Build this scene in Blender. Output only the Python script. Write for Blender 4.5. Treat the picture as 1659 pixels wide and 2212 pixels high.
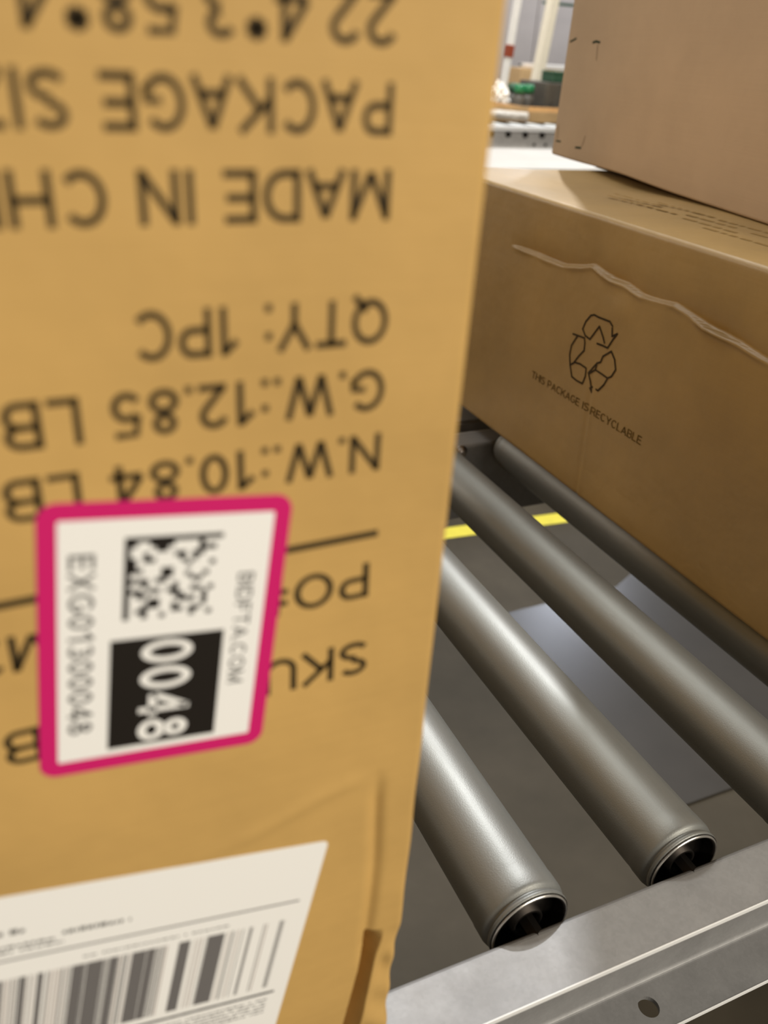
import bpy, bmesh, math, random
import numpy as np
from mathutils import Vector, Matrix, geometry, noise

random.seed(4)
for o in list(bpy.data.objects):
    bpy.data.objects.remove(o)
scene = bpy.context.scene
COL = scene.collection

# ------------------------------------------------------------------ camera
H0 = 1.124                       # eye height of the phone above the floor (m)
cam_d = bpy.data.cameras.new('camera')
cam = bpy.data.objects.new('camera', cam_d)
COL.objects.link(cam)
cam_d.sensor_fit = 'VERTICAL'
cam_d.sensor_height = 36.0
cam_d.sensor_width = 27.0
cam_d.lens = 29.539
cam_d.clip_start = 0.01
cam_d.clip_end = 60
cam_d.dof.use_dof = True
cam_d.dof.focus_distance = 0.52
cam_d.dof.aperture_fstop = 8.2
right = Vector((0.91221895, -0.40485168, 0.06286253))
down = Vector((-0.14688853, -0.46641418, -0.87228526))
fwd = Vector((0.38246613, 0.78648136, -0.48493992))
cam.matrix_world = Matrix((
    (right.x, -down.x, -fwd.x, 0.0),
    (right.y, -down.y, -fwd.y, 0.0),
    (right.z, -down.z, -fwd.z, H0),
    (0, 0, 0, 1)))
scene.camera = cam

# ------------------------------------------------------------------ world, lamps, exposure
world = bpy.data.worlds.new('warehouse_air')
scene.world = world
world.use_nodes = True
bg = world.node_tree.nodes['Background']
bg.inputs['Color'].default_value = (1.0, 0.95, 0.87, 1)
bg.inputs['Strength'].default_value = 0.17

vs = scene.view_settings
vs.view_transform = 'Standard'
vs.look = 'None'
vs.gamma = 1.0
vs.use_curve_mapping = False
vs.exposure = 0.0


def lamp(name, kind, loc, target, power, color, size=0.1, size_y=None):
    l = bpy.data.lights.new(name, kind)
    l.energy = power
    l.color = color
    if kind == 'AREA':
        l.shape = 'RECTANGLE'
        l.size = size
        l.size_y = size_y or size
    else:
        l.shadow_soft_size = size
    o = bpy.data.objects.new(name, l)
    COL.objects.link(o)
    o.location = loc
    d = Vector(target) - Vector(loc)
    o.rotation_euler = d.to_track_quat('-Z', 'Y').to_euler()
    return o


# high-bay lamp far to the right: throws the hard shadow of the carton stack
lamp('high_bay_lamp', 'POINT', (2.245, 3.63, 5.7), (0.5, 0.6, 0.8), 1120, (0.95, 0.97, 1.0), 0.04)
# ceiling lamp above the second conveyor, its streak runs along the rollers
lamp('ceiling_lamp', 'AREA', (1.05, 2.75, 5.0), (0.3, 0.3, 0.8), 56, (0.97, 1.0, 0.97), 0.35, 0.35)
# ceiling tubes behind the photographer, then added overhead and left fill lamps
lamp('ceiling_tube_row_rear', 'AREA', (1.15, -2.0, 2.25), (0.1, 0.2, 0.95), 88, (1.0, 0.93, 0.80), 1.6, 0.4)
lamp('added_fill_overhead', 'AREA', (-0.6, 2.2, 4.0), (0.4, 0.5, 0.8), 26, (1.0, 0.95, 0.86), 1.2, 0.3)  # added unseen lamp, fills the crease ridge, roller tops and carton sides
lamp('added_fill_left', 'AREA', (-3.5, 1.3, 2.5), (0.5, 0.7, 0.9), 40, (1.0, 0.94, 0.86), 0.4, 2.2)  # added unseen lamp, brightens the left side of the upper carton
lamp('ceiling_lamp_far_left', 'AREA', (-2.3, 4.5, 2.35), (0.5, 0.65, 0.74), 26, (1.0, 0.95, 0.88), 0.35, 0.35)
# added unseen cool lamp, placed to mirror as a bluish patch in the sheet
lamp('added_cool_lamp', 'POINT', (4.6, 5.4, 3.2), (1.0, 1.0, 0.0), 190, (0.80, 0.86, 1.0), 0.15)
# added unseen lamp that brightens the posts and trays in the background
lamp('added_fill_far', 'AREA', (1.3, 2.3, 3.6), (2.7, 4.4, 1.1), 48, (1.0, 0.95, 0.86), 0.5, 0.5)


# ------------------------------------------------------------------ helpers
def tag(o, label=None, cat=None, group=None, kind=None):
    if label:
        o['label'] = label
    if cat:
        o['category'] = cat
    if group:
        o['group'] = group
    if kind:
        o['kind'] = kind
    return o


def link(name, me, mat=None, parent=None, smooth=False):
    if mat is not None:
        me.materials.clear()
        me.materials.append(mat)
    if smooth:
        for p in me.polygons:
            p.use_smooth = True
    o = bpy.data.objects.new(name, me)
    COL.objects.link(o)
    if parent is not None:
        o.parent = parent
    return o


def empty(name, loc=(0, 0, 0), rz=0.0):
    o = bpy.data.objects.new(name, None)
    o.empty_display_size = 0.05
    COL.objects.link(o)
    o.location = loc
    o.rotation_euler = (0, 0, rz)
    return o


def mesh_pd(name, vs_, fs_):
    me = bpy.data.meshes.new(name)
    me.from_pydata([tuple(v) for v in vs_], [], fs_)
    me.update()
    return me


def box_mesh(name, a, b, bevel=0.0, seg=2):
    bm = bmesh.new()
    bmesh.ops.create_cube(bm, size=1.0)
    for v in bm.verts:
        v.co = Vector([(a[i] + b[i]) / 2 + v.co[i] * (b[i] - a[i]) for i in range(3)])
    if bevel > 0:
        bmesh.ops.bevel(bm, geom=bm.edges[:], offset=bevel, segments=seg, affect='EDGES', profile=0.6)
    me = bpy.data.meshes.new(name)
    bm.to_mesh(me)
    bm.free()
    return me


def box(name, a, b, mat, parent=None, bevel=0.0, seg=2):
    return link(name, box_mesh(name, a, b, bevel, seg), mat, parent)


def lathe_mesh(name, prof, n=48, axis='Y', close=False):
    """prof: list of (radius, along). Revolved about the given axis."""
    vs_, fs_ = [], []
    for (r, t) in prof:
        for k in range(n):
            a = 2 * math.pi * k / n
            c, s = r * math.cos(a), r * math.sin(a)
            vs_.append((c, t, s) if axis == 'Y' else ((c, s, t) if axis == 'Z' else (t, c, s)))
    m = len(prof)
    for i in range(m - 1):
        for k in range(n):
            a, b = i * n + k, i * n + (k + 1) % n
            fs_.append((a, b, b + n, a + n))
    if close:
        fs_.append(tuple(range(n - 1, -1, -1)))
        fs_.append(tuple(range((m - 1) * n, m * n)))
    me = mesh_pd(name, vs_, fs_)
    bm = bmesh.new()
    bm.from_mesh(me)
    bmesh.ops.recalc_face_normals(bm, faces=bm.faces[:])
    bm.to_mesh(me)
    bm.free()
    return me


def extrude_profile(name, poly, x0, x1):
    """poly: closed list of (y, z); extruded along X."""
    n = len(poly)
    vs_ = [(x0, y, z) for y, z in poly] + [(x1, y, z) for y, z in poly]
    fs_ = [(i, (i + 1) % n, (i + 1) % n + n, i + n) for i in range(n)]
    me = mesh_pd(name, vs_, fs_)
    bm = bmesh.new()
    bm.from_mesh(me)
    bm.verts.ensure_lookup_table()
    for s in (0, n):
        f = bm.faces.new([bm.verts[s + i] for i in range(n)])
        bmesh.ops.triangulate(bm, faces=[f])
    bmesh.ops.recalc_face_normals(bm, faces=bm.faces[:])
    bm.to_mesh(me)
    bm.free()
    return me


def dense(a, b, n, edge):
    """n samples from a to b, with close samples within `edge` of both ends"""
    e = np.array([0, .12, .3, .5, .75, 1.0]) * edge
    mid = n[(n > a + edge) & (n < b - edge)] if isinstance(n, np.ndarray) else np.linspace(a + edge, b - edge, n)[1:-1]
    return np.concatenate([a + e, mid, (b - e)[::-1]])


def carton_mesh(name, lo, hi, rad, disp=None, n=(40, 40, 40)):
    """closed carton with softly rounded edges; disp(points) -> displaced points"""
    lo = np.array(lo, float)
    hi = np.array(hi, float)
    axes = [dense(lo[i], hi[i], n[i], rad) for i in range(3)]
    vs_, fs_ = [], []
    for ax in range(3):
        u, v = [(1, 2), (2, 0), (0, 1)][ax]
        U, V = axes[u], axes[v]
        for side in (0, 1):
            base = len(vs_)
            for a in U:
                for b in V:
                    p = [0, 0, 0]
                    p[ax] = hi[ax] if side else lo[ax]
                    p[u] = a
                    p[v] = b
                    vs_.append(p)
            nv = len(V)
            for i in range(len(U) - 1):
                for j in range(nv - 1):
                    q = (base + i * nv + j, base + (i + 1) * nv + j, base + (i + 1) * nv + j + 1, base + i * nv + j + 1)
                    fs_.append(q if side else q[::-1])
    P = np.array(vs_)
    inner = np.clip(P, lo + rad, hi - rad)
    d = P - inner
    L = np.linalg.norm(d, axis=1, keepdims=True)
    P = inner + d / np.maximum(L, 1e-9) * rad
    if disp is not None:
        P = disp(P)
    me = bpy.data.meshes.new(name)
    me.from_pydata(P.tolist(), [], fs_)
    bm = bmesh.new()
    bm.from_mesh(me)
    bmesh.ops.remove_doubles(bm, verts=bm.verts[:], dist=1e-6)
    bm.to_mesh(me)
    bm.free()
    for p in me.polygons:
        p.use_smooth = True
    return me


# ------------------------------------------------------------------ materials
def new_mat(name):
    m = bpy.data.materials.new(name)
    m.use_nodes = True
    nt = m.node_tree
    b = nt.nodes['Principled BSDF']
    return m, nt, b


def nd(nt, typ, **kw):
    n = nt.nodes.new(typ)
    for k, v in kw.items():
        setattr(n, k, v)
    return n


def noise_tex(nt, scale, detail=4, rough=.6, vec=None, stretch=None):
    t = nd(nt, 'ShaderNodeTexCoord')
    mp = nd(nt, 'ShaderNodeMapping')
    if stretch:
        mp.inputs['Scale'].default_value = stretch
    nt.links.new(t.outputs['Object'], mp.inputs['Vector'])
    n = nd(nt, 'ShaderNodeTexNoise')
    n.inputs['Scale'].default_value = scale
    n.inputs['Detail'].default_value = detail
    n.inputs['Roughness'].default_value = rough
    nt.links.new(mp.outputs['Vector'], n.inputs['Vector'])
    return n


def ramp(nt, src, stops):
    r = nd(nt, 'ShaderNodeValToRGB')
    e = r.color_ramp.elements
    e[0].position, e[0].color = stops[0][0], (*stops[0][1], 1)
    e[1].position, e[1].color = stops[-1][0], (*stops[-1][1], 1)
    for p, c in stops[1:-1]:
        x = e.new(p)
        x.color = (*c, 1)
    nt.links.new(src, r.inputs['Fac'])
    return r


def bump(nt, b, src, strength, dist=0.001, prev=None):
    n = nd(nt, 'ShaderNodeBump')
    n.inputs['Strength'].default_value = strength
    n.inputs['Distance'].default_value = dist
    nt.links.new(src, n.inputs['Height'])
    if prev:
        nt.links.new(prev.outputs['Normal'], n.inputs['Normal'])
    nt.links.new(n.outputs['Normal'], b.inputs['Normal'])
    return n


def kraft(name, c, var=.10, rough=.62, flute=(1, 1, 260), bump_s=.25):
    m, nt, b = new_mat(name)
    n1 = noise_tex(nt, 9, 5, .6)
    lo = tuple(x * (1 - var) for x in c)
    hi = tuple(min(1, x * (1 + var)) for x in c)
    r = ramp(nt, n1.outputs['Fac'], [(.35, lo), (.65, hi)])
    # paper fibre, drawn out across the flutes
    n2 = noise_tex(nt, 8, 3, .6, stretch=flute)
    mx = nd(nt, 'ShaderNodeMixRGB', blend_type='MULTIPLY')
    mx.inputs['Fac'].default_value = .16
    r2 = ramp(nt, n2.outputs['Fac'], [(.3, (.7, .7, .7)), (.7, (1, 1, 1))])
    nt.links.new(r.outputs['Color'], mx.inputs['Color1'])
    nt.links.new(r2.outputs['Color'], mx.inputs['Color2'])
    nt.links.new(mx.outputs['Color'], b.inputs['Base Color'])
    b.inputs['Roughness'].default_value = rough
    b.inputs['Specular IOR Level'].default_value = .3
    n3 = noise_tex(nt, 14, 4, .55)
    b1 = bump(nt, b, n3.outputs['Fac'], bump_s, .006)
    bump(nt, b, n2.outputs['Fac'], .12, .0006, b1)
    return m


def plain(name, c, rough=.5, metal=0.0, spec=.5, var=0.0, scale=40):
    m, nt, b = new_mat(name)
    if var:
        n1 = noise_tex(nt, scale, 4, .6)
        r = ramp(nt, n1.outputs['Fac'], [(.3, tuple(x * (1 - var) for x in c)), (.7, tuple(min(1, x * (1 + var)) for x in c))])
        nt.links.new(r.outputs['Color'], b.inputs['Base Color'])
    else:
        b.inputs['Base Color'].default_value = (*c, 1)
    b.inputs['Roughness'].default_value = rough
    b.inputs['Metallic'].default_value = metal
    b.inputs['Specular IOR Level'].default_value = spec
    return m


def steel(name, c, rough, spangle=0.0, streak=None, grain=900, grain_s=.1, var=.18):
    m, nt, b = new_mat(name)
    n1 = noise_tex(nt, 26, 6, .65, stretch=streak)
    r = ramp(nt, n1.outputs['Fac'], [(.3, tuple(x * (1 - var) for x in c)), (.7, tuple(min(1, x * (1 + var)) for x in c))])
    col = r
    if spangle:
        t = nd(nt, 'ShaderNodeTexCoord')
        v = nd(nt, 'ShaderNodeTexVoronoi')
        v.inputs['Scale'].default_value = 520
        nt.links.new(t.outputs['Object'], v.inputs['Vector'])
        mx = nd(nt, 'ShaderNodeMixRGB', blend_type='MULTIPLY')
        mx.inputs['Fac'].default_value = spangle
        hs = nd(nt, 'ShaderNodeRGBToBW')
        nt.links.new(v.outputs['Color'], hs.inputs['Color'])
        rr = ramp(nt, hs.outputs['Val'], [(.2, (.62, .62, .62)), (.8, (1, 1, 1))])
        nt.links.new(r.outputs['Color'], mx.inputs['Color1'])
        nt.links.new(rr.outputs['Color'], mx.inputs['Color2'])
        col = mx
    nt.links.new(col.outputs['Color'], b.inputs['Base Color'])
    b.inputs['Metallic'].default_value = 1.0
    n2 = noise_tex(nt, 60, 5, .6, stretch=streak)
    mr = nd(nt, 'ShaderNodeMapRange')
    mr.inputs['To Min'].default_value = rough - .07
    mr.inputs['To Max'].default_value = rough + .09
    nt.links.new(n2.outputs['Fac'], mr.inputs['Value'])
    nt.links.new(mr.outputs['Result'], b.inputs['Roughness'])
    n3 = noise_tex(nt, grain, 2, .5)
    bump(nt, b, n3.outputs['Fac'], grain_s, .0004)
    return m


M = {}
M['kraft_front'] = kraft('kraft_golden', (.53, .325, .105), .09)
M['kraft_low'] = kraft('kraft_ochre', (.37, .235, .074), .10, rough=.48, bump_s=.4)
M['kraft_low'].node_tree.nodes['Principled BSDF'].inputs['Specular IOR Level'].default_value = 1.0
M['kraft_up'] = kraft('kraft_pinkish', (.50, .35, .215), .05, rough=.8, bump_s=.1)
M['kraft_far'] = kraft('kraft_far', (.56, .37, .18), .1)
M['white_board'] = kraft('white_board', (.44, .415, .375), .04)
M['ink'] = plain('printed_ink_brown_black', (.040, .026, .010), .7, spec=.2, var=.4, scale=60)
M['ink_faint'] = plain('printed_ink_faint', (.12, .072, .016), .7, spec=.2, var=.4, scale=120)
M['ink_green'] = plain('printed_ink_green_black', (.035, .045, .02), .7, spec=.2)
M['ink_smudge'] = plain('printed_ink_rubbed', (.30, .185, .060), .7, spec=.2)
M['black'] = plain('label_black', (.012, .009, .007), .45)
M['label_grey'] = plain('label_print_grey', (.15, .14, .138), .5)
M['label_pale'] = plain('label_print_pale', (.52, .46, .43), .5)
M['label_text'] = plain('label_print_soft', (.13, .125, .12), .5)
M['white_label'] = plain('label_white', (.87, .85, .82), .45, spec=.4)
M['magenta'] = plain('label_magenta', (.60, .014, .145), .4, spec=.4)
M['tape'] = plain('packing_tape', (.45, .30, .12), .25)
M['roller'] = steel('zinc_roller_tube', (.21, .21, .196), .48, streak=(1, .12, 1), grain=1500, grain_s=.22)
M['rim'] = steel('bright_rim', (.72, .68, .62), .28)
M['rail'] = steel('galvanised_rail', (.25, .244, .240), .56, spangle=.16, grain=600, grain_s=.12, var=.14)
M['rail'].node_tree.nodes['Principled BSDF'].inputs['Metallic'].default_value = .3
M['roller'].node_tree.nodes['Principled BSDF'].inputs['Metallic'].default_value = .62
M['dark_steel'] = steel('dark_bearing', (.035, .03, .026), .5)
M['bolt'] = steel('bolt_steel', (.40, .36, .33), .35)

# floor: dull brown-grey sealed concrete
m, nt, b = new_mat('sealed_concrete')
n1 = noise_tex(nt, 3.2, 8, .62)
r = ramp(nt, n1.outputs['Fac'], [(.32, (.036, .029, .018)), (.55, (.050, .040, .026)), (.75, (.066, .054, .036))])
nt.links.new(r.outputs['Color'], b.inputs['Base Color'])
b.inputs['Roughness'].default_value = .6
b.inputs['Specular IOR Level'].default_value = .14
bump(nt, b, noise_tex(nt, 60, 4, .6).outputs['Fac'], .1, .002)
M['floor'] = m
M['sheet'] = plain('lit_patch_gloss', (.042, .037, .032), .28, spec=.36, var=.10, scale=6)  # dark gloss of the added sheet, made to mirror the cool lamp
# worn yellow tape
m, nt, b = new_mat('worn_yellow_tape')
n1 = noise_tex(nt, 22, 6, .7)
r = ramp(nt, n1.outputs['Fac'], [(.30, (.12, .10, .06)), (.36, (.56, .48, .03)), (.7, (.66, .57, .04))])
nt.links.new(r.outputs['Color'], b.inputs['Base Color'])
b.inputs['Roughness'].default_value = .6
M['yellow'] = m
M['wall'] = plain('grey_panel_wall', (.36, .325, .305), .6, var=.08, scale=3)
M['white_paint'] = plain('white_paint', (.86, .82, .76), .4, var=.05)
M['cream_paint'] = plain('cream_paint', (.84, .76, .60), .45, var=.05)
M['red'] = plain('red_band', (.30, .055, .02), .5)
M['green'] = plain('green_plastic', (.010, .16, .055), .4)
M['dark_green'] = plain('dark_green_plastic', (.03, .085, .045), .5)
M['dark_grey'] = plain('dark_grey_plastic', (.085, .075, .06), .5, var=.25, scale=60)
M['film'] = plain('clear_film', (.92, .89, .84), .25, spec=.9)
M['grey_frame'] = steel('far_frame', (.62, .60, .58), .5, var=.1)
M['grey_frame'].node_tree.nodes['Principled BSDF'].inputs['Metallic'].default_value = .25
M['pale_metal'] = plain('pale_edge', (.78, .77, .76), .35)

# ------------------------------------------------------------------ setting
fl = box('floor', (-4, -3.5, -.05), (7, 7.0, 0), M['floor'])
tag(fl, kind='structure')

wall = empty('wall_back', (0, 6.0, 0))
tag(wall, kind='structure')
panel = box_mesh('panel', (-.345, -.02, 0), (.345, .03, 3.2), .006)
for k in range(-5, 11):
    p = link('panel', panel, M['wall'], wall)
    p.location = (k * .70, 0, 0)

# yellow lines on the floor
for (y, w, ang, nm, lb) in ((1.652, .052, -.07, 'floor_tape', 'worn yellow tape line on the floor, nearer one, seen between the rollers'),
                            (1.858, .080, -.01, 'floor_tape', 'yellow tape line on the floor, farther one, beside the far rail')):
    t = box(nm, (-.6, -w / 2, 0), (.9, w / 2, .0006), M['yellow'])
    t.location = (1.2, y, .0003)
    t.rotation_euler = (0, 0, ang)
    tag(t, lb, 'floor tape', 'yellow floor lines')

# added glossy sheet, its outline stands for the bluish lit patch of floor
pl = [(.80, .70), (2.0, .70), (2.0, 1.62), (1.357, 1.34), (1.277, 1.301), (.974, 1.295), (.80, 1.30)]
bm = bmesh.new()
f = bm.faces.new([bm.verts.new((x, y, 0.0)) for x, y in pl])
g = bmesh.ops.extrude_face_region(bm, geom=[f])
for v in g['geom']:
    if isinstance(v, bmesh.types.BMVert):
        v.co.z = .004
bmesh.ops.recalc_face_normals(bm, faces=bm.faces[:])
me = bpy.data.meshes.new('lit_patch_sheet')
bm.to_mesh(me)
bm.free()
sh = link('lit_patch_sheet', me, M['sheet'])
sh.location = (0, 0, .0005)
tag(sh, 'added glossy sheet standing for a bluish lit patch of floor beneath the rollers', 'sheet')

# ------------------------------------------------------------------ near roller conveyor
ZC = H0 - .3885          # roller axis height
RR = .0242               # roller radius
PITCH = .1016
XA = .2012               # roller nearest to the front carton that shows its end
Y0, Y1 = .2095, .7245    # roller tube ends
conv = empty('roller_conveyor', (0, .46, 0))
tag(conv, 'galvanised steel roller conveyor with round tubes between two channel rails', 'conveyor')


def child_world(o, parent):
    """keep o where it was built (world coordinates) under the parent"""
    o.parent = parent
    o.matrix_parent_inverse = parent.matrix_world.inverted()


bpy.context.view_layer.update()

ym = 0.0
L2 = (Y1 - Y0) / 2
tube = lathe_mesh('roller', [
    (RR - .0035, -L2 + .0012), (RR - .0028, -L2), (RR - .0014, -L2), (RR - .0008, -L2 + .0008), (RR - .0010, -L2 + .0022),
    (RR - .0022, -L2 + .0030), (RR - .0022, -L2 + .0042), (RR - .0004, -L2 + .0052), (RR + .0002, -L2 + .0075),
    (RR + .0002, -L2 + .0150), (RR - .0001, -L2 + .0175), (RR, -L2 + .02),
    (RR, L2 - .02), (RR - .0001, L2 - .0175), (RR + .0002, L2 - .0150), (RR + .0002, L2 - .0075), (RR - .0004, L2 - .0052),
    (RR - .0022, L2 - .0042), (RR - .0022, L2 - .003), (RR - .0008, L2 - .0008), (RR - .0028, L2), (RR - .0035, L2 - .0012)], 72)
for p in tube.polygons:
    p.use_smooth = True
cup = lathe_mesh('bearing_cup', [
    (RR - .0012, -.0004), (RR - .0030, -.0012), (RR - .0040, .0002), (RR - .0045, .0060), (RR - .0090, .0075), (.0095, .0050), (.0090, .0015), (.0072, .0015), (.0070, .0060)], 48)
for p in cup.polygons:
    p.use_smooth = True
rim = lathe_mesh('rim', [(RR - .0016, -.0002), (RR - .0018, -.0012), (RR - .0028, -.0014), (RR - .0032, 0.0)], 60)
for p in rim.polygons:
    p.use_smooth = True
hexa = lathe_mesh('axle', [(.0046, -L2 - .0105), (.0046, L2 + .0105)], 6, close=True)
tube.materials.append(M['roller'])
for k in range(-5, 15):
    x = XA + PITCH * k
    ro = link('roller', tube, None, conv)
    ro.location = (x, (Y0 + Y1) / 2 - .46, ZC)
    ro.rotation_euler = (0, random.uniform(0, 6), 0)
    ax = link('axle', hexa, M['dark_steel'], ro)
    for s in (-1, 1):
        c = link('bearing_cup', cup, M['dark_steel'], ro)
        c.location = (0, s * L2, 0)
        c.scale = (1, -s, 1)
        if s > 0:
            c.scale = (1, -1, 1)
        else:
            c.scale = (1, 1, 1)
        rm = link('rim', rim, M['rim'], ro)
        rm.location = (0, s * L2, 0)
        rm.scale = (1, 1 if s < 0 else -1, 1)

# C-channel rails, flanges turned outwards
ZT, ZB = H0 - .384, H0 - .479
TH = .0032
XL, XR = -1.3, 2.6
HOLES = [(.2836 + .3048 * k) for k in range(-5, 8)]


def channel(name, yin, side, parent, holes):
    """yin: inner face of the web; side=-1 flanges towards -Y, +1 towards +Y"""
    FW = .0316
    rb = .004
    pts = []
    # outer skin of the section, from the top flange tip over the bend down the inner web face
    outer = [(FW, 0), (FW * .6, 0)]
    for k in range(6):
        a = math.pi / 2 * k / 5
        outer.append((rb - rb * math.sin(a), -rb + rb * math.cos(a)))
    hgt = ZT - ZB
    outer.append((0, -hgt + rb))
    for k in range(1, 6):
        a = math.pi / 2 * k / 5
        outer.append((rb - rb * math.cos(a), -hgt + rb - rb * math.sin(a)))
    outer.append((.0095, -hgt))
    inner = [(.0095, -hgt + TH)]
    ri = rb - TH + .0022
    for k in range(7):
        a = math.pi / 2 * k / 6
        inner.append((TH + ri - ri * math.sin(a), -hgt + TH + ri - ri * math.cos(a)))
    inner.append((TH, -TH - ri))
    inner.append((TH + ri * .3, -TH - ri * .3))
    inner.append((TH + ri, -TH))
    inner.append((FW, -TH))
    poly = [(yin + side * d, ZT + z) for d, z in outer + inner]
    me = extrude_profile(name, poly, XL, XR)
    bm = bmesh.new()
    bm.from_mesh(me)
    # bottom flange strip with round holes
    y0, y1 = yin + side * .0095, yin + side * FW
    ylo, yhi = min(y0, y1), max(y0, y1)
    loops = [[Vector((XL, ylo)), Vector((XR, ylo)), Vector((XR, yhi)), Vector((XL, yhi))]]
    for hx in holes:
        c = Vector((hx, yin + side * .0178))
        loops.append([c + Vector((.0062 * math.cos(2 * math.pi * k / 28), .0062 * math.sin(2 * math.pi * k / 28))) for k in range(28)])
    tri = geometry.tessellate_polygon([[Vector((v.x, v.y, 0)) for v in lp] for lp in loops])
    flat = [v for lp in loops for v in lp]
    top = [bm.verts.new((v.x, v.y, ZB + TH)) for v in flat]
    bot = [bm.verts.new((v.x, v.y, ZB)) for v in flat]
    for t in tri:
        bm.faces.new([top[i] for i in t])
        bm.faces.new([bot[i] for i in reversed(t)])
    o = 0
    for lp in loops:
        n = len(lp)
        for i in range(n):
            j = (i + 1) % n
            bm.faces.new((top[o + i], top[o + j], bot[o + j], bot[o + i]))
        o += n
    bmesh.ops.recalc_face_normals(bm, faces=bm.faces[:])
    bm.to_mesh(me)
    bm.free()
    ob = link(name, me, M['rail'])
    child_world(ob, parent)
    for zz in (ZT - TH, ZB):  # pale strips along the flange edges, a highlight put into the colour
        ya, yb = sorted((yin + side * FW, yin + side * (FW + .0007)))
        e_ = box('edge_highlight', (XL, ya, zz + .0003), (XR, yb, zz + TH + .0003), M['pale_metal'], None, .0003)
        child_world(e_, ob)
    return ob


r1 = channel('side_rail', .2045, -1, conv, HOLES)
r2 = channel('side_rail', .7345, 1, conv, HOLES)
# second channel bolted along the far rail
me = extrude_profile('guard_channel', [(.800, H0 - .389), (.845, H0 - .389), (.845, H0 - .386), (.803, H0 - .386), (.803, H0 - .45), (.800, H0 - .45)], XL, XR)
o = link('guard_channel', me, M['rail'])
child_world(o, conv)
for k in range(-6, 16):
    br = box('guard_bracket', (XA + PITCH * 3 * k + .05, .766, H0 - .44), (XA + PITCH * 3 * k + .08, .80, H0 - .436), M['dark_steel'])
    child_world(br, conv)
    if k > 5:
        break
# bolts on the inner web of the far rail
bolt = lathe_mesh('bolt', [(.0001, -.0060), (.0030, -.0060), (.0046, -.0050), (.0058, -.0030), (.0060, -.0012), (.0085, -.0012), (.0085, 0), (.0001, 0)], 20)
for p in bolt.polygons:
    p.use_smooth = True
for k in range(-2, 5):
    bo = link('bolt', bolt, M['bolt'])
    bo.location = (.4463 + .3048 * k, .7345, H0 - .391)
    child_world(bo, conv)
# legs
for x in (-1.05, 2.35):
    for y in (.178, .748):
        lg = box('leg', (x, y, .0), (x + .045, y + .02, ZB + .001), M['rail'], None, .002)
        child_world(lg, conv)
    cb = box('cross_brace', (x + .005, .19, .22), (x + .04, .757, .25), M['rail'], None, .002)
    child_world(cb, conv)

# ------------------------------------------------------------------ printed text helper
def _arc(cx, cy, rx, ry, a0, a1, n=14):
    return [(cx + rx * math.cos(math.radians(a0 + (a1 - a0) * k / n)), cy + ry * math.sin(math.radians(a0 + (a1 - a0) * k / n))) for k in range(n + 1)]


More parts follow.
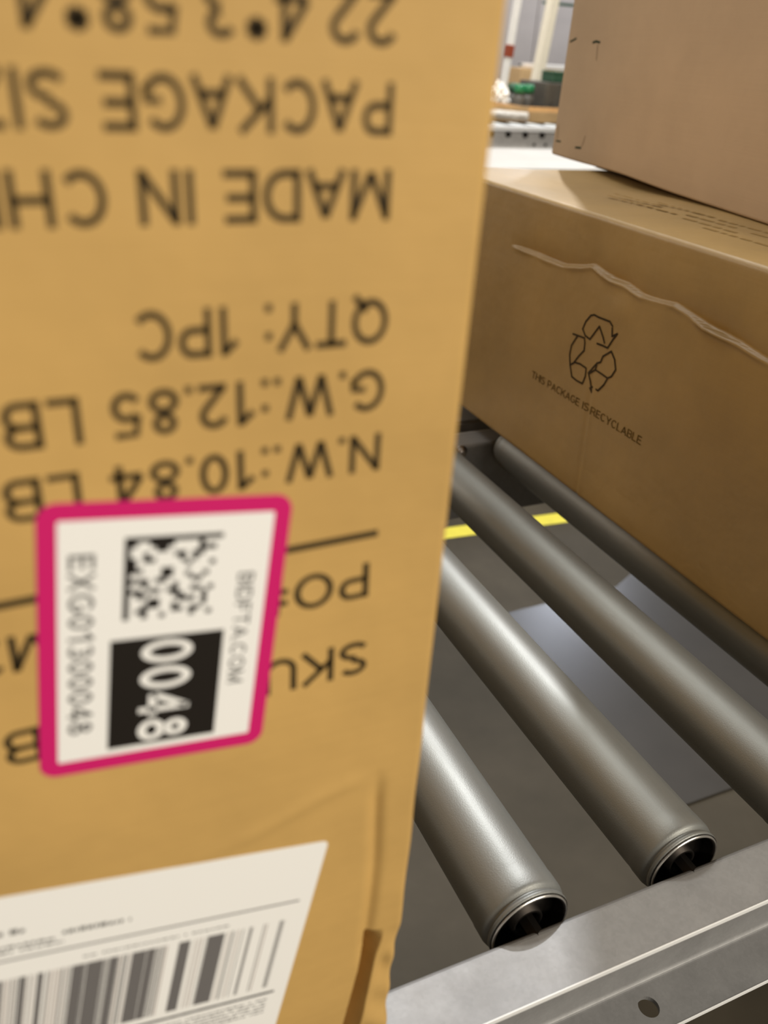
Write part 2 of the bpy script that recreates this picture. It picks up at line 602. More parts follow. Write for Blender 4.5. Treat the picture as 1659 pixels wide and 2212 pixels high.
# stroke lettering: glyph -> (width, centre lines); capital height 1, drawn inside the outline
def _glyphs(h):
    """h: half the stroke width; strokes are kept inside the 0..1 capital height"""
    lo, hi = h, 1 - h
    G = {}
    G['A'] = (.86, [[(h * .6, 0), (.43, hi)], [(.86 - h * .6, 0), (.43, hi)], [(.17, .32), (.69, .32)]])
    G['B'] = (.74, [[(h, 0), (h, 1)], [(h, hi), (.42, hi)] + _arc(.42, (hi + .53) / 2, .25, (hi - .53) / 2, 90, -90) + [(h, .53)],
                    [(.42, .53)] + _arc(.44, (lo + .53) / 2, .30 - h, (.53 - lo) / 2, 90, -90) + [(h, lo)]])
    G['C'] = (.84, [_arc(.44, .5, .44 - h, .5 - h, 42, 318, 26)])
    G['D'] = (.82, [[(h, 0), (h, 1)], [(h, hi), (.36, hi)] + _arc(.36, .5, .46 - h, .5 - h, 90, -90, 20) + [(h, lo)]])
    G['E'] = (.70, [[(h, 0), (h, 1)], [(h, hi), (.68, hi)], [(h, .52), (.64, .52)], [(h, lo), (.70, lo)]])
    G['F'] = (.66, [[(h, 0), (h, 1)], [(h, hi), (.66, hi)], [(h, .50), (.58, .50)]])
    G['G'] = (.88, [_arc(.45, .5, .45 - h, .5 - h, 42, 345, 28) + [(.88 - h, .20), (.88 - h, .46), (.50, .46)]])
    G['H'] = (.80, [[(h, 0), (h, 1)], [(.80 - h, 0), (.80 - h, 1)], [(h, .52), (.80 - h, .52)]])
    G['I'] = (2 * h, [[(h, 0), (h, 1)]])
    G['K'] = (.80, [[(h, 0), (h, 1)], [(.76, .98), (h, .38)], [(.30, .60), (.78, .02)]])
    G['L'] = (.64, [[(h, 0), (h, 1)], [(h, lo), (.64, lo)]])
    G['M'] = (.94, [[(h, 0), (h, 1)], [(.94 - h, 0), (.94 - h, 1)], [(h, .94), (.47, .06)], [(.94 - h, .94), (.47, .06)]])
    G['N'] = (.80, [[(h, 0), (h, 1)], [(.80 - h, 0), (.80 - h, 1)], [(h, .95), (.80 - h, .05)]])
    G['O'] = (.94, [_arc(.47, .5, .47 - h, .5 - h, 0, 360, 32)])
    G['P'] = (.74, [[(h, 0), (h, 1)], [(h, hi), (.44, hi)] + _arc(.44, (hi + .44) / 2, .30 - h, (hi - .44) / 2, 90, -90) + [(h, .44)]])
    G['Q'] = (.94, [_arc(.47, .5, .47 - h, .5 - h, 0, 360, 32), [(.56, .26), (.90, -.06)]])
    G['R'] = (.82, [[(h, 0), (h, 1)], [(h, hi), (.44, hi)] + _arc(.44, (hi + .46) / 2, .32 - h, (hi - .46) / 2, 90, -90) + [(h, .46)], [(.44, .46), (.78, .02)]])
    G['S'] = (.76, [_arc(.38, .745, .35 - h, .255 - h, 25, 265, 18) + _arc(.38, .265, .38 - h, .265 - h, 88, -155, 18)])
    G['T'] = (.76, [[(0, hi), (.76, hi)], [(.38, 0), (.38, 1)]])
    G['U'] = (.80, [[(h, 1), (h, .36)] + _arc(.40, .36, .40 - h, .36 - h, 180, 360, 18) + [(.80 - h, 1)]])
    G['W'] = (1.16, [[(h * .7, 1), (.31, .03)], [(.31, .03), (.58, .95)], [(.58, .95), (.85, .03)], [(.85, .03), (1.16 - h * .7, 1)]])
    G['X'] = (.80, [[(.06, 1), (.74, 0)], [(.74, 1), (.06, 0)]])
    G['Y'] = (.82, [[(.05, 1), (.41, .44)], [(.77, 1), (.41, .44)], [(.41, .46), (.41, 0)]])
    G['Z'] = (.74, [[(.04, hi), (.70, hi)], [(.68, hi), (.06, lo)], [(.03, lo), (.74, lo)]])
    G['0'] = (.66, [_arc(.33, .5, .33 - h, .5 - h, 0, 360, 30)])
    G['1'] = (.50, [[(.36, 0), (.36, 1)], [(.36, .95), (.06, .70)]])
    G['2'] = (.66, [_arc(.33, .70, .33 - h, .30 - h, 165, -35, 16) + [(.10, lo)], [(.04, lo), (.66, lo)]])
    G['3'] = (.66, [_arc(.32, .745, .29 - h, .255 - h, 155, -88, 14), _arc(.32, .27, .33 - h, .27 - h, 88, -155, 14)])
    G['4'] = (.70, [[(.50, 0), (.50, 1)], [(.50, .95), (.05, .29)], [(.03, .27), (.70, .27)]])
    G['5'] = (.66, [[(.60, hi), (.16, hi), (.10, .50)], _arc(.32, .33, .33 - h, .33 - h, 140, -152, 18)])
    G['8'] = (.66, [_arc(.33, .755, .27 - h, .245 - h, 0, 360, 22), _arc(.33, .275, .33 - h, .275 - h, 0, 360, 24)])
    G['.'] = (2 * h * 1.05, [[(h, 0), (h, 2.1 * h)]])
    G[':'] = (2 * h * 1.05, [[(h, 0), (h, 2.1 * h)], [(h, .58), (h, .58 + 2.1 * h)]])
    G['*'] = (.46, [[(.23, .60), (.23, 1.0)], [(.05, .70), (.41, .90)], [(.41, .70), (.05, .90)]])
    G['#'] = (.74, [[(.20, 0), (.30, 1)], [(.46, 0), (.56, 1)], [(.02, .66), (.74, .66)], [(0, .34), (.72, .34)]])
    G[' '] = (.34, [])
    return G


def text_mesh(name, s, width, cap, weight=.15, gap=.13):
    """lettering on a plane; left edge at x=0, baseline y=0, total width and capital height given"""
    h = weight / 2
    G = _glyphs(h)
    x = 0.0
    lines = []
    for ch in s:
        w, st = G[ch]
        for pl_ in st:
            lines.append([(x + a, b_) for a, b_ in pl_])
        x += w + gap
    total = x - gap
    kx = width / total
    V, F = [], []
    for pl_ in lines:
        pts = [Vector((a * kx, b_ * cap)) for a, b_ in pl_]
        n_ = len(pts)
        closed = n_ > 8 and (pts[0] - pts[-1]).length < 1e-4
        base = len(V)
        for i in range(n_):
            if closed:
                d = pts[(i + 1) % (n_ - 1)] - pts[(i - 1) % (n_ - 1)]
            else:
                d = pts[min(i + 1, n_ - 1)] - pts[max(i - 1, 0)]
            # stroke width keeps its share of width and height when the line is fitted
            d = Vector((d.x / kx, d.y / cap)).normalized()
            nn = Vector((-d.y * kx, d.x * cap)) * h
            V += [tuple(pts[i] + nn), tuple(pts[i] - nn)]
        for i in range(n_ - 1):
            F.append((base + 2 * i, base + 2 * i + 1, base + 2 * i + 3, base + 2 * i + 2))
    return V, F


def flat_print(name, P2, F, place, mat, parent, th=.00008):
    """2D print -> thin solid; place(u, v, t) maps to the carton's own coordinates"""
    n = len(P2)
    vs_ = [place(u, v, th) for u, v in P2]
    me = mesh_pd(name, vs_, F)
    return link(name, me, mat, parent)


def quad_print(name, rects, place, mat, parent, th=.00008):
    vs_, fs_ = [], []
    for q in rects:
        b0 = len(vs_)
        vs_ += [place(u, v, th) for u, v in q]
        fs_.append((b0, b0 + 1, b0 + 2, b0 + 3))
    return link(name, mesh_pd(name, vs_, fs_), mat, parent)


def rect(u0, v0, u1, v1):
    return [(u0, v0), (u1, v0), (u1, v1), (u0, v1)]


def stroke(pts, w):
    """ribbon quads along a polyline"""
    out = []
    for (a, b_) in zip(pts[:-1], pts[1:]):
        a, b_ = Vector(a), Vector(b_)
        d = (b_ - a)
        if d.length < 1e-6:
            continue
        d.normalize()
        n = Vector((-d.y, d.x)) * w / 2
        a2, b2 = a - d * w * .3, b_ + d * w * .3
        out.append([tuple(a2 - n), tuple(b2 - n), tuple(b2 + n), tuple(a2 + n)])
    return out


# ------------------------------------------------------------------ front carton (close to the lens)
YB = .165
XE = .0998
BZ = H0 - .3643                # top of the rollers
front = empty('shipping_carton', (-.13, .40, BZ + .0002))
tag(front, 'golden kraft carton close to the lens with upside-down print and a pink-bordered sticker', 'carton')
bpy.context.view_layer.update()
FO = Vector(front.location)


def front_off(x, z):
    """depth (towards +Y, m) of dents in the front panel; x, z in mm, z relative to the eye"""
    x = np.asarray(x, float)
    z = np.asarray(z, float)
    d = np.zeros_like(x)
    # shallow groove along the right edge
    xc = 85.6 + 0.6 * np.sin(z / 14.0)
    g = np.clip((-192 - z) / 15, 0, 1) * np.clip((z + 292) / 14, 0, 1)
    d += 1.7 * g * np.exp(-((x - xc) / 2.2) ** 2)
    # panel between groove and edge sits slightly proud below the tear
    # torn fold at the bottom corner
    xl = 85.7 - 6.4 * np.clip((-279 - z) / 44.0, 0, 2)
    k = np.clip((-272 - z) / 12, 0, 1)
    s = x - xl
    wdt = 6.0 + 1.6 * np.clip((-290 - z) / 30, 0, 1)
    v = np.where(s < 0, np.clip(1 + s / .8, 0, 1), np.clip(1 - s / wdt, 0, 1))
    d += 17.0 * k * v
    # crushed strip between the fold and the right edge
    r_ = np.clip((x - xl - 6) / 5, 0, 1) * k
    d += r_ * (1.2 + 1.1 * np.sin(z / 5.3 + x / 4.0) * np.sin(z / 11.0))
    # a long soft crease running up to the right edge
    zc = -204.0 + (x - 40) * .22 + 1.5 * np.sin(x / 9)
    d += -.55 * np.exp(-((z - zc) / 3.2) ** 2) * np.clip((x - 20) / 30, 0, 1) * np.clip((84 - x) / 10, 0, 1)
    return d / 1000.0


def front_disp(P):
    Q = P.copy()
    wx = Q[:, 0] + FO.x
    wy = Q[:, 1] + FO.y
    wz = Q[:, 2] + FO.z - H0
    fade = np.clip(1 - (wy - YB) / .03, 0, 1)
    Q[:, 1] += front_off(wx * 1000, wz * 1000) * fade
    # ragged right edge near the bottom
    e = np.clip((wx - .085) / .0148, 0, 1) * fade
    zz = wz * 1000
    rag = .2 * np.sin(zz / 7.0) * np.exp(-((zz + 230) / 60) ** 2) + 1.3 * np.clip((-276 - zz) / 10, 0, 1) + .25 * np.sin(zz / 3.1) * np.clip((-270 - zz) / 20, 0, 1)
    Q[:, 0] -= rag * e / 1000.0
    return Q


AXX = np.concatenate([np.linspace(-.355 - FO.x, .02 - FO.x, 60)[:-1], np.linspace(.02 - FO.x, XE - .003 - FO.x, 260)])
AXZ = np.concatenate([np.linspace(.003, .19, 300)[:-1], np.linspace(.19, .40, 60)])
me = carton_mesh('body', (-.36 - FO.x, YB - FO.y, 0), (XE - FO.x, 1.02 - FO.y, .405), .0028, front_disp, (AXX, 30, AXZ))
link('body', me, M['kraft_front'], front)


box('packing_tape', (-.155 - FO.x, YB + .004 - FO.y, .4049), (-.105 - FO.x, 1.016 - FO.y, .4051), M['tape'], front)


def FP(x, z, t=0.0):
    """front-panel millimetres (x right, z from eye level) -> carton coordinates"""
    y = YB - t + float(front_off(x, z))
    return (x / 1000 - FO.x, y - FO.y, z / 1000 + H0 - FO.z)


def up_text(s, x0, z0, width, cap, rot=0.0, weight=.155, mat='ink'):
    """line printed upside down: starts at the right, runs to the left"""
    P, F = text_mesh('printed_text', s, width, cap, weight)
    c, sn = math.cos(math.radians(rot)), math.sin(math.radians(rot))

    def pl_(u, v, t):
        return FP(x0 - u * c + v * sn, z0 - u * sn - v * c, t)
    o_ = flat_print('printed_text', P, F, pl_, M[mat], front)
    return o_


up_text('22.4*3.58*4', 75.6, 8.9, 67.0, 9.2, .9)
up_text('PACKAGE SIZE:', 75.8, -6.2, 85.8, 9.4, .5)
up_text('MADE IN CHINA', 76.4, -21.8, 93.0, 9.8, .5)
up_text('QTY: 1PC', 77.8, -47.8, 54.8, 10.3, .1)
up_text('G.W.:12.85 LB', 78.0, -63.8, 80.8, 10.2, .3)
up_text('N.W.:10.84 LB', 78.0, -79.8, 82.9, 9.8, .5)
quad_print('printed_rule', stroke([(78.3, -107.5), (-40, -110.4)], 2.0), lambda u, v, t: FP(u, v, t), M['ink'], front)
up_text('PO#:', 77.1, -115.9, 33.5, 10.6, 1.5)
up_text('M2', 1.2, -118.0, 19.0, 9.9, 0.6)
up_text('SKU:', 78.5, -140.9, 33.0, 11.4, .3)
up_text('LB', 2.8, -144.9, 16.8, 10.4, 0.3)

# pink-bordered sticker, 2 x 3 inch, slightly turned
stk_c = (24.36, -127.3)
ang = math.radians(-6.5)


def SP(u, v, t):
    c, s = math.cos(ang), math.sin(ang)
    return FP(stk_c[0] + u * c - v * s, stk_c[1] + u * s + v * c, t)


def round_rect(w, h, r, n=8):
    pts = []
    for cx, cy, a0 in ((w - r, h - r, 0), (-w + r, h - r, 90), (-w + r, -h + r, 180), (w - r, -h + r, 270)):
        for k in range(n + 1):
            a = math.radians(a0 + 90 * k / n)
            pts.append((cx + r * math.cos(a), cy + r * math.sin(a)))
    return pts


def sheet_part(name, poly, place, mat, parent, t0, t1):
    n = len(poly)
    vs_ = [place(u, v, t0) for u, v in poly] + [place(u, v, t1) for u, v in poly]
    fs_ = [tuple(range(n, 2 * n))] + [(i, (i + 1) % n, (i + 1) % n + n, i + n) for i in range(n)]
    return link(name, mesh_pd(name, vs_, fs_), mat, parent)


sticker = sheet_part('sticker', round_rect(28.0, 37.9, 4.2), SP, M['magenta'], front, .00002, .00022)
tag(sticker, 'pink-bordered white sticker with number 0048')
sheet_part('white_field', round_rect(23.9, 33.6, .5, 2), SP, M['white_label'], sticker, .0002, .00026)
T2 = .00030


def SPx(dt):
    return lambda u, v, t: SP(u, v, dt)


quad_print('number_block', [rect(-12.4, -31.6, 14.4, 1.4)], SPx(T2), M['black'], sticker)


def down_text(name, s, u_base, v_top, width, cap, weight, mat, t):
    """text turned a quarter clockwise: runs downwards, letter tops to the right"""
    P, F = text_mesh(name, s, width, cap, weight)
    o_ = flat_print(name, P, F, lambda a, b_, tt: SP(u_base + b_, v_top - a, t), mat, sticker)
    return o_


down_text('number', '0048', -5.3, .2, 30.8, 12.4, .165, M['white_label'], .00034)
down_text('serial_text', 'EXG01300048', -21.6, 25.2, 50.4, 5.5, .16, M['label_text'], T2)
down_text('web_text', 'BIDFTA.COM', 16.6, 17.4, 33.2, 4.0, .15, M['label_text'], T2)
# matrix print: solid bars on two sides and irregular blotches
rects = []
n = 16
cw = 22.0 / n
blot = [
    "################", "##..####....#...", "#....##.....###.", "#..#....##.##...", "##.##....#.#....",
    "##........#...#.", "###...##........", "#.....##..#..#..", "####.##....##...", "#..#....#.......",
    "###.##.##..##.#.", "#.##....##...#..", "#...##...###.#..", "#..###..#....#..", "#.##....##.##...", "#..#..#....#..#."]
for i, row in enumerate(blot):
    j = 0
    while j < n:
        if row[j] == '#':
            k = j
            while k < n and row[k] == '#':
                k += 1
            rects.append(rect(-9.9 + j * cw, 28.8 - (i + 1) * cw, -9.9 + k * cw, 28.8 - i * cw))
            j = k
        else:
            j += 1
quad_print('matrix_print', rects, SPx(T2), M['black'], sticker)

# white shipping label with barcode, turned 11 degrees
lab_o = (69.3, -217.0)
lang = math.radians(-11.1)


def LP(u, v, t):
    c, s = math.cos(lang), math.sin(lang)
    return FP(lab_o[0] + u * c - v * s, lab_o[1] + u * s + v * c, t)


lw, lh = 101.6, 130.0
poly = [(u - lw / 2, v - lh / 2) for u, v in round_rect(lw / 2, lh / 2, 2.0, 5)]
# keep the part of the label that lies on the panel
poly = [(u, max(v, -118.0)) for u, v in poly]
label = sheet_part('shipping_label', poly, LP, M['white_label'], front, .00002, .00018)
tag(label, 'white shipping label with barcode')


def LPx(dt):
    return lambda u, v, t: LP(u, v, dt)


T3 = .00024
quad_print('label_rule', [rect(-97, -25.6, -4.5, -24.9), rect(-97, -70.2, -4.5, -69.0)], LPx(T3), M['label_grey'], label)
bars, pale = [], []
dark = [(-33.0, -27.6), (-41.9, -38.4), (-51.4, -48.9), (-55.8, -51.6), (-62.2, -60.0), (-68.6, -64.3), (-72.6, -69.4), (-81.9, -80.3), (-86.6, -84.9),
        (-93, -91.2), (-97, -94.8)]
for a, b_ in dark:
    bars.append(rect(a, -66.2, b_, -33.4))
rnd = random.Random(7)
fine = [(-9.4, -7.8, .55), (-19.5, -18.3, .6), (-14.8, -12.9, .25), (-26.6, -21.0, .22), (-37.0, -33.4, .25), (-48.6, -45.2, .5), (-59.9, -56.2, .5),
        (-64.3, -62.4, .6), (-69.3, -68.8, .6), (-79.4, -72.9, .5), (-84.6, -82.2, .3), (-91.0, -87.0, .5)]
for a, b_, den in fine:
    x = a
    while x < b_:
        w = .22 + rnd.random() * .34
        if rnd.random() < den * 1.2:
            bars.append(rect(x, -66.2, min(x + w, b_), -33.4))
        else:
            pale.append(rect(x, -66.2, min(x + w, b_), -33.4))
        x += w / max(den, .3)
quad_print('barcode', bars, LPx(T3), M['label_grey'], label)
quad_print('barcode_pale', pale, LPx(T3), M['label_pale'], label)
# unreadable small print: soft dashes only
dash = []


def dash_row(u0, u1, v, h):
    x = u0
    while x < u1:
        w = .7 + rnd.random() * 1.6
        dash.append(rect(x, v, min(x + w, u1), v + h * (.7 + .3 * rnd.random())))
        x += w + .45 + (rnd.random() < .2) * 1.2


dash_row(-76.5, -58.0, -18.9, 1.7)
dash_row(-97, -86.5, -15.0, 1.9)
dash_row(-97, -78, -20.4, 1.1)
dash_row(-97, -76, -22.3, .9)
dash_row(-70, -27, -30.6, .7)
dash_row(-95, -6, -69.9, .9)
for q in range(5):
    dash_row(-60 + q * 2, -6.5, -73.4 - q * 1.7, .7)
sp_ = quad_print('small_print', dash, LPx(T3), M['label_text'], label)
sp_['kind'] = 'stuff'

# ------------------------------------------------------------------ lower carton of the stack on the rollers
lowc = empty('shipping_carton', (.70, .59, BZ + .0002))
tag(lowc, 'dented ochre carton with a recycling mark, lying on the rollers under another carton', 'carton')
LO = Vector(lowc.location)
XB_ = .4765
LZ1 = H0 - .1144
CRE = np.array([(760, -168), (715.7, -166.6), (686.7, -166.4), (662.8, -167.1), (644.1, -166.5), (616.9, -161.0), (602.5, -156.8), (586.9, -159.9),
                (573.5, -161.7), (554.7, -162.0), (535.7, -165.4), (513.4, -163.9), (495.1, -161.8), (478.9, -164.7), (459.4, -168.4),
                (426.2, -170.2), (394.9, -174.3), (330, -180)])[::-1]


def low_off(y, z):
    """dents of the panel that faces the front carton, mm -> m towards +X"""
    y = np.asarray(y, float)
    z = np.asarray(z, float)
    zc = np.interp(y, CRE[:, 0], CRE[:, 1])
    s = z - zc
    on = np.clip((735 - y) / 25, 0, 1) * np.clip((y - 300) / 40, 0, 1)
    amp = on * (.75 + .25 * np.sin(y / 17.0))
    d = np.zeros_like(y)
    # sharp buckle: the strip above sinks in, a lip of paper stands out below it
    d += amp * 6.0 * np.where(s > 0, np.exp(-s / 10.0) * np.clip(s / 1.6, 0, 1), 0)
    amp2 = amp * np.clip(.62 + .5 * np.sin(y / 23.0 + 1.0) + .3 * np.sin(y / 7.0), .15, 1.1) * (1 - .8 * np.exp(-((y - 480) / 7.0) ** 2))
    d += -amp2 * 2.9 * np.exp(-(np.where(s > -1, s + 1, (s + 1) / 1.7) / 1.35) ** 2)
    # vertical fold
    yc = 569 + (z + 300) * .09
    on2 = np.clip((-245 - z) / 20, 0, 1)
    d += on2 * (1.1 * np.exp(-((y - yc - 2.5) / 3.0) ** 2) - .8 * np.exp(-((y - yc + 2.0) / 2.5) ** 2))
    # slack panel
    d += 2.0 * np.sin((y - 300) / 150.0) * np.sin((z + 364) / 80.0) * np.clip((z + 364) / 30, 0, 1) * np.clip((-114 - z) / 15, 0, 1)
    d += .8 * np.exp(-((y - 600) / 14) ** 2 - ((z + 140) / 30) ** 2) - .9 * np.exp(-((y - 560) / 18) ** 2 - ((z + 185) / 12) ** 2)
    return d / 1000.0


def low_disp(P):
    Q = P.copy()
    wx = Q[:, 0] + LO.x
    wy = (Q[:, 1] + LO.y) * 1000
    wz = (Q[:, 2] + LO.z - H0) * 1000
    fade = np.clip(1 - (wx - XB_) / .05, 0, 1)
    Q[:, 0] += low_off(wy, wz) * fade
    # the top flap sags towards the far end
    tp_ = np.clip((wz + 150) / 34, 0, 1) * np.clip((wx - .50) / .10, 0, 1) * np.clip((.955 - wx) / .05, 0, 1)
    Q[:, 2] -= .007 * tp_ * np.exp(-((wy - 800) / 120.0) ** 2)
    return Q


me = carton_mesh('body', (XB_ - LO.x, .27 - LO.y, 0), (.955 - LO.x, .905 - LO.y, LZ1 - LO.z), .0045, low_disp, (24, 330, 230))
link('body', me, M['kraft_low'], lowc)


def LOWP(y, z, t=0.0):
    return (XB_ - t + float(low_off(y, z)) - LO.x, y / 1000 - LO.y, z / 1000 + H0 - LO.z)


sym = [
    [(601.1, -212.3), (598.4, -204.6), (592.9, -197.7), (588.5, -195.9), (582.4, -196.2), (565.9, -195.4), (561.6, -198.2)],
    [(601.1, -212.3), (595.9, -216.9), (588.6, -218.1), (578.9, -203.4)],
    [(578.9, -203.4), (572.0, -210.3), (568.1, -215.1)],
    [(577.9, -218.6), (570.2, -218.0), (563.0, -217.9), (558.2, -208.9), (553.9, -202.4), (560.1, -206.6), (561.7, -199.7)],
    [(613.6, -220.8), (606.5, -220.2), (596.4, -219.4)],
    [(606.9, -221.1), (613.0, -231.7), (613.1, -240.6), (609.9, -249.3), (605.5, -246.1), (600.0, -237.8), (593.8, -230.3), (594.6, -223.5), (596.4, -219.4)],
    [(609.9, -249.3), (604.4, -258.8), (596.1, -259.9), (587.6, -259.6), (585.4, -252.0), (586.4, -244.4), (595.7, -243.6), (603.9, -244.8)],
    [(566.9, -226.8), (557.3, -219.1), (551.0, -224.5), (547.3, -232.3), (550.9, -239.7), (555.3, -242.8), (565.8, -241.9), (573.4, -241.4)],
    [(566.9, -226.8), (568.6, -232.8), (572.9, -235.0)],
    [(582.2, -247.7), (572.9, -235.0), (573.4, -241.4), (581.4, -248.2), (577.9, -253.3), (573.4, -262.0)],
    [(555.3, -242.8), (558.4, -250.1), (564.6, -257.9), (573.4, -257.7), (576.5, -260.0), (573.2, -262.8)]]
qs = []
for pl_ in sym:
    qs += stroke([(-a, b_) for a, b_ in pl_], 1.75)
quad_print('recycling_mark', qs, lambda u, v, t: LOWP(-u, v, t), M['ink'], lowc, .0004)
P, F = text_mesh('printed_text', 'THIS PACKAGE IS RECYCLABLE', 169.0, 7.4, .13)
flat_print('printed_text', P, F, lambda u, v, t: LOWP(666.5 - u, -281.8 + v, t), M['ink_faint'], lowc, .0004)
# rubbed, unreadable print on the top flap
qs = []
for k, (y0, y1, x_) in enumerate([(.70, .60, .556), (.71, .64, .571), (.66, .585, .584), (.60, .54, .566), (.585, .52, .549), (.575, .50, .580), (.545, .47, .535), (.52, .45, .563)]):
    y_ = y0
    while y_ > y1:
        w = .005 + rnd.random() * .012
        qs.append([(x_, y_), (x_ + .0045, y_), (x_ + .0045, y_ - w), (x_, y_ - w)])
        y_ -= w + .004
quad_print('rubbed_print', qs, lambda u, v, t: (u - LO.x, v - LO.y, LZ1 + .0002 - LO.z), M['ink_smudge'], lowc)
tp = box('packing_tape', (.69 - LO.x, .272 - LO.y, LZ1 - LO.z), (.738 - LO.x, .903 - LO.y, LZ1 + .0001 - LO.z), M['tape'], lowc)

# ------------------------------------------------------------------ upper carton of the stack
upc = empty('shipping_carton', (.7078, 1.0226, LZ1 + .0006), math.radians(-11.75))
tag(upc, 'plain pinkish brown tall carton standing askew on top of the dented carton', 'carton')


def up_disp(P):
    Q = P.copy()
    low = np.clip(1 - Q[:, 2] / .02, 0, 1) * np.clip(1 - Q[:, 0] / .08, 0, 1)
    s = -Q[:, 1] * 1000
    Q[:, 2] += low * .0025 * (np.exp(-((s - 190) / 85.0) ** 2))
    Q[:, 0] += .0015 * np.sin(np.clip(s, 0, 750) / 750 * math.pi) * np.clip(1 - Q[:, 0] / .08, 0, 1)
    return Q


me = carton_mesh('body', (0, -.75, 0), (.42, 0, .96), .003, up_disp, (20, 90, 60))
link('body', me, M['kraft_up'], upc)


def UPP(s, z, t=0.0):
    return (-t + .0015 * math.sin(max(0, min(s, 750)) / 750 * math.pi), -s / 1000, (z + 114.4) / 1000)


quad_print('corner_mark', stroke([(9, 17.6), (17, 19.3), (26, 21.4)], 2.2), UPP, M['ink_green'], upc, .0003)
quad_print('corner_mark', stroke([(76, 17.5), (84.7, 18.8), (95, 17.8)], 2.6), UPP, M['ink_green'], upc, .0003)
quad_print('corner_mark', stroke([(11, -97.0), (26, -96.4)], 1.9), UPP, M['ink_green'], upc, .0003)
quad_print('corner_mark', stroke([(74, -98.2), (90, -97.0)], 2.4), UPP, M['ink_green'], upc, .0003)

M['mark_faint'] = plain('faint_mark', (.30, .205, .115), .8)
for st_ in (stroke([(90, 15), (93, 0)], 2.0), stroke([(13.5, -94), (12.0, -78)], 1.6), stroke([(92, -95), (97, -83)], 1.6)):
    quad_print('corner_mark', st_, UPP, M['mark_faint'], upc, .0003)
tp = box('packing_tape', (.185, -.749, .9598), (.235, -.001, .9602), M['tape'], upc)

# ------------------------------------------------------------------ large white carton beyond the conveyor
wc = empty('white_carton', (1.80, 2.84, 0))
tag(wc, 'large white carton standing on the floor behind the dented carton', 'carton')
me = carton_mesh('body', (-.42, -.29, .0005), (.46, .285, H0 - .330), .004, None, (10, 10, 10))
link('body', me, M['white_board'], wc)
box('packing_tape', (-.418, -.03, H0 - .3302), (.458, .02, H0 - .3298), M['white_board'], wc)

# ------------------------------------------------------------------ second conveyor in the distance with goods
fz = H0
fc = empty('far_conveyor', (2.4, 3.7, 0))
tag(fc, 'grey steel side frame of a second conveyor in the background', 'conveyor')
bpy.context.view_layer.update()
for nm, a, b_, mt in (('side_rail', (-.2, 3.40, fz - .361), (5.2, 3.412, fz - .270), 'grey_frame'),
                      ('top_lip', (-.2, 3.372, fz - .288), (5.2, 3.41, fz - .269), 'pale_metal'),
                      ('bottom_lip', (-.2, 3.385, fz - .361), (5.2, 3.41, fz - .355), 'pale_metal'),
                      ('side_rail', (-.2, 4.30, fz - .361), (5.2, 4.312, fz - .270), 'grey_frame')):
    o = box(nm, a, b_, M[mt], None, .001)
    child_world(o, fc)
fro = lathe_mesh('roller', [(.024, -.44), (.024, .44)], 20, close=True)
for p in fro.polygons:
    p.use_smooth = len(p.vertices) == 4
for k in range(0, 40):
    o = link('roller', fro, M['roller'])
    o.location = (.4 + k * .1016, 3.856, fz - .292)
    child_world(o, fc)
fb = lathe_mesh('bolt', [(.001, -.012), (.010, -.012), (.012, -.004), (.012, 0)], 14)
for x_ in (2.03, 2.116, 2.203, 2.29, 2.377):
    o = link('bolt', fb, M['dark_steel'])
    o.location = (x_, 3.40, fz - .304)
    child_world(o, fc)
for x_ in (2.258, 2.317):
    o = link('rivet', fb, M['dark_steel'])
    o.location = (x_, 3.401, fz - .342)
    o.scale = (.55, .4, .55)
    child_world(o, fc)
for x_ in (.3, 4.8):
    for y_ in (3.40, 4.28):
        o = box('leg', (x_, y_, 0), (x_ + .05, y_ + .03, fz - .355), M['grey_frame'])
        child_world(o, fc)
ftop = fz - .268


def tray(name, x0, x1, y0, y1, z0, z1, mat, label, cat, parent_rot=0.0):
    t = empty(name, ((x0 + x1) / 2, (y0 + y1) / 2, z0), parent_rot)
    hx, hy, h, th = (x1 - x0) / 2, (y1 - y0) / 2, z1 - z0, .006
    box('bottom', (-hx, -hy, 0), (hx, hy, th), mat, t)
    box('side_wall', (-hx, -hy, th), (hx, -hy + th, h), mat, t)
    box('side_wall', (-hx, hy - th, th), (hx, hy, h), mat, t)
    box('end_wall', (-hx, -hy + th, th), (-hx + th, hy - th, h), mat, t)
    box('end_wall', (hx - th, -hy + th, th), (hx, hy - th, h), mat, t)
    tag(t, label, cat)
    return t


t1 = tray('wrapped_tray', 1.86, 2.322, 3.58, 3.90, ftop + .0005, fz - .205, M['kraft_far'], 'low cardboard tray in clear film on the far conveyor', 'tray')
# crumpled clear film along the front of the tray
bm = bmesh.new()
nx, nz = 46, 10
gv = {}
for i in range(nx + 1):
    for j in range(nz + 1):
        u, w_ = i / nx, j / nz
        x_ = -.12 + .345 * u
        z_ = .018 + .036 * w_ - .012 * u
        y_ = -.168 - .010 * noise.noise(Vector((x_ * 40, z_ * 50, 1.0))) - .012 * math.sin(w_ * math.pi)
        gv[i, j] = bm.verts.new((x_, y_, z_))
for i in range(nx):
    for j in range(nz):
        bm.faces.new((gv[i, j], gv[i + 1, j], gv[i + 1, j + 1], gv[i, j + 1]))
bmesh.ops.solidify(bm, geom=bm.faces[:], thickness=.001)
me = bpy.data.meshes.new('film')
bm.to_mesh(me)
bm.free()
link('film', me, M['film'], t1)
t2 = tray('open_tray', 2.330, 2.72, 3.58, 3.92, ftop + .0005, fz - .222, M['kraft_far'], 'low open cardboard tray on the far conveyor, right of the film-wrapped one', 'tray')

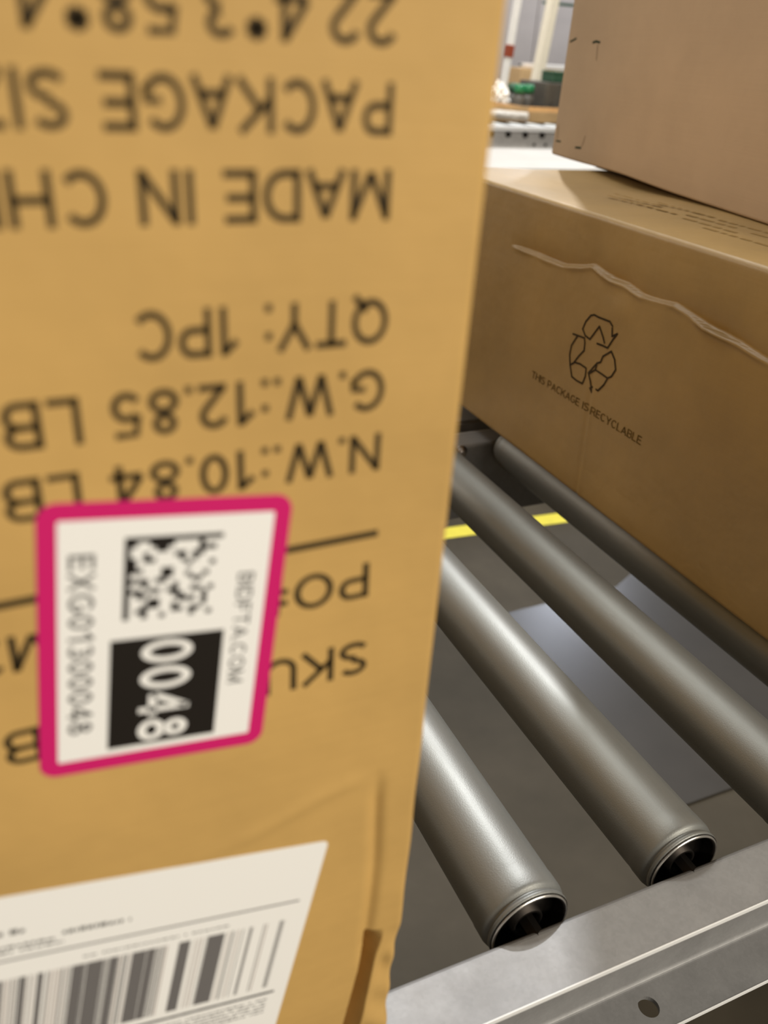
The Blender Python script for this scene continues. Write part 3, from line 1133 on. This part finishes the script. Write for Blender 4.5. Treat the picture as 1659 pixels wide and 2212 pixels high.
# bunched film bag behind the trays
bm = bmesh.new()
bmesh.ops.create_icosphere(bm, subdivisions=4, radius=1.0)
for v in bm.verts:
    n_ = v.co.normalized()
    k = 1 + .35 * noise.noise(n_ * 2.4) + .22 * noise.noise(n_ * 6)
    v.co = Vector((n_.x * .085 * k, n_.y * .05 * k, n_.z * .085 * k + .085))
zmin = min(v.co.z for v in bm.verts)
for v in bm.verts:
    v.co.z -= zmin
me = bpy.data.meshes.new('film_bag')
bm.to_mesh(me)
bm.free()
o = link('film_bag', me, M['film'])
o.location = (2.40, 4.0, ftop + .0005)
o.scale = (.72, .8, .80)
tag(o, 'crumpled bag of clear film behind the wrapped tray', 'bag')

# dark bottles with green caps standing between the trays and the posts
bot = lathe_mesh('body', [(.001, 0), (.030, 0), (.033, .006), (.033, .075), (.027, .090), (.014, .098), (.014, .104)], 22, 'Z')
capm = lathe_mesh('cap', [(.020, 0), (.022, .004), (.021, .034), (.016, .040), (.001, .041)], 20, 'Z')
for p in list(bot.polygons) + list(capm.polygons):
    p.use_smooth = True
for i, (x_, y_, mt, lb) in enumerate(((2.515, 3.98, 'green', 'dark bottle with bright green cap, leftmost by the film bag'),
                                      (2.598, 4.03, 'green', 'dark bottle with green cap in front of the cream post'),
                                      (2.55, 4.10, 'dark_green', 'dark bottle with dull green cap behind the bright green one'))):
    t = empty('capped_bottle', (x_, y_, ftop + .0005))
    tag(t, lb, 'bottle', 'green-capped bottles')
    link('body', bot, M['dark_grey'], t)
    c = link('cap', capm.copy(), M[mt], t)
    c.location = (0, 0, .102)
    c.scale = (1.35, 1.3, .95)
# dark ribbed crate
t = empty('plastic_crate', (2.80, 4.03, ftop + .0005))
tag(t, 'dark grey ribbed plastic crate right of the green-capped bottles', 'crate')
box('shell', (-.135, -.06, 0), (.26, .20, .155), M['dark_grey'], t, .006)
for k in range(9):
    box('rib', (-.128 + k * .045, -.067, .006), (-.112 + k * .045, -.0602, .148), M['dark_grey'], t)
t = empty('green_case', (2.76, 4.05, ftop + .157))
tag(t, 'small dark green case lying on the ribbed crate', 'case')
box('shell', (-.045, -.05, 0), (.08, .06, .038), M['dark_green'], t, .005)
box('lid', (-.046, -.051, .038), (.081, .061, .05), M['dark_green'], t, .004)


def post(name, x, y, z1, w, mat, label, cat, lean):
    t = empty(name, (x, y, 0))
    tag(t, label, cat)
    p = box('shaft', (-w / 2, -w / 2, .002), (w / 2, w / 2, z1), mat, t, .004)
    p.rotation_euler = (0, lean, 0)
    box('base_plate', (-.06, -.06, 0), (.06, .06, .012), mat, t, .002)
    return t, p


pp, sh_ = post('white_pole', 2.635, 4.45, 2.3, .034, M['white_paint'], 'white leaning pole with a red band behind the far conveyor', 'pole', .068)
box('red_band', (-.020, -.020, H0 - .013), (.020, .020, H0 + .045), M['red'], sh_, .002)
cp, _ = post('cream_post', 2.788, 4.40, 2.3, .052, M['cream_paint'], 'cream painted leaning post behind the bottles', 'post', .092)
rk = empty('wall_rack', (3.3, 5.4, 0))
tag(rk, 'white rack shelf against the grey wall, right of the cream post', 'rack')
box('shelf', (.19, -.12, H0 - .070), (.75, .18, H0 - .047), M['white_paint'], rk, .002)
box('crossbar', (.20, -.02, H0 + .296), (.75, .0, H0 + .312), M['dark_green'], rk)
box('upright', (.70, -.02, 0), (.74, .02, 2.0), M['white_paint'], rk)
box('upright', (.19, .14, 0), (.23, .18, H0 - .05), M['white_paint'], rk)
bc = empty('brown_carton', (3.5, 5.38, 0))
tag(bc, 'brown carton standing below the white rack shelf', 'carton')
me = carton_mesh('body', (-.17, -.10, .0005), (.16, .14, H0 - .074), .004, None, (8, 8, 8))
link('body', me, M['kraft_far'], bc)
box('packing_tape', (-.168, -.005, H0 - .0742), (.15, .045, H0 - .0737), M['tape'], bc)
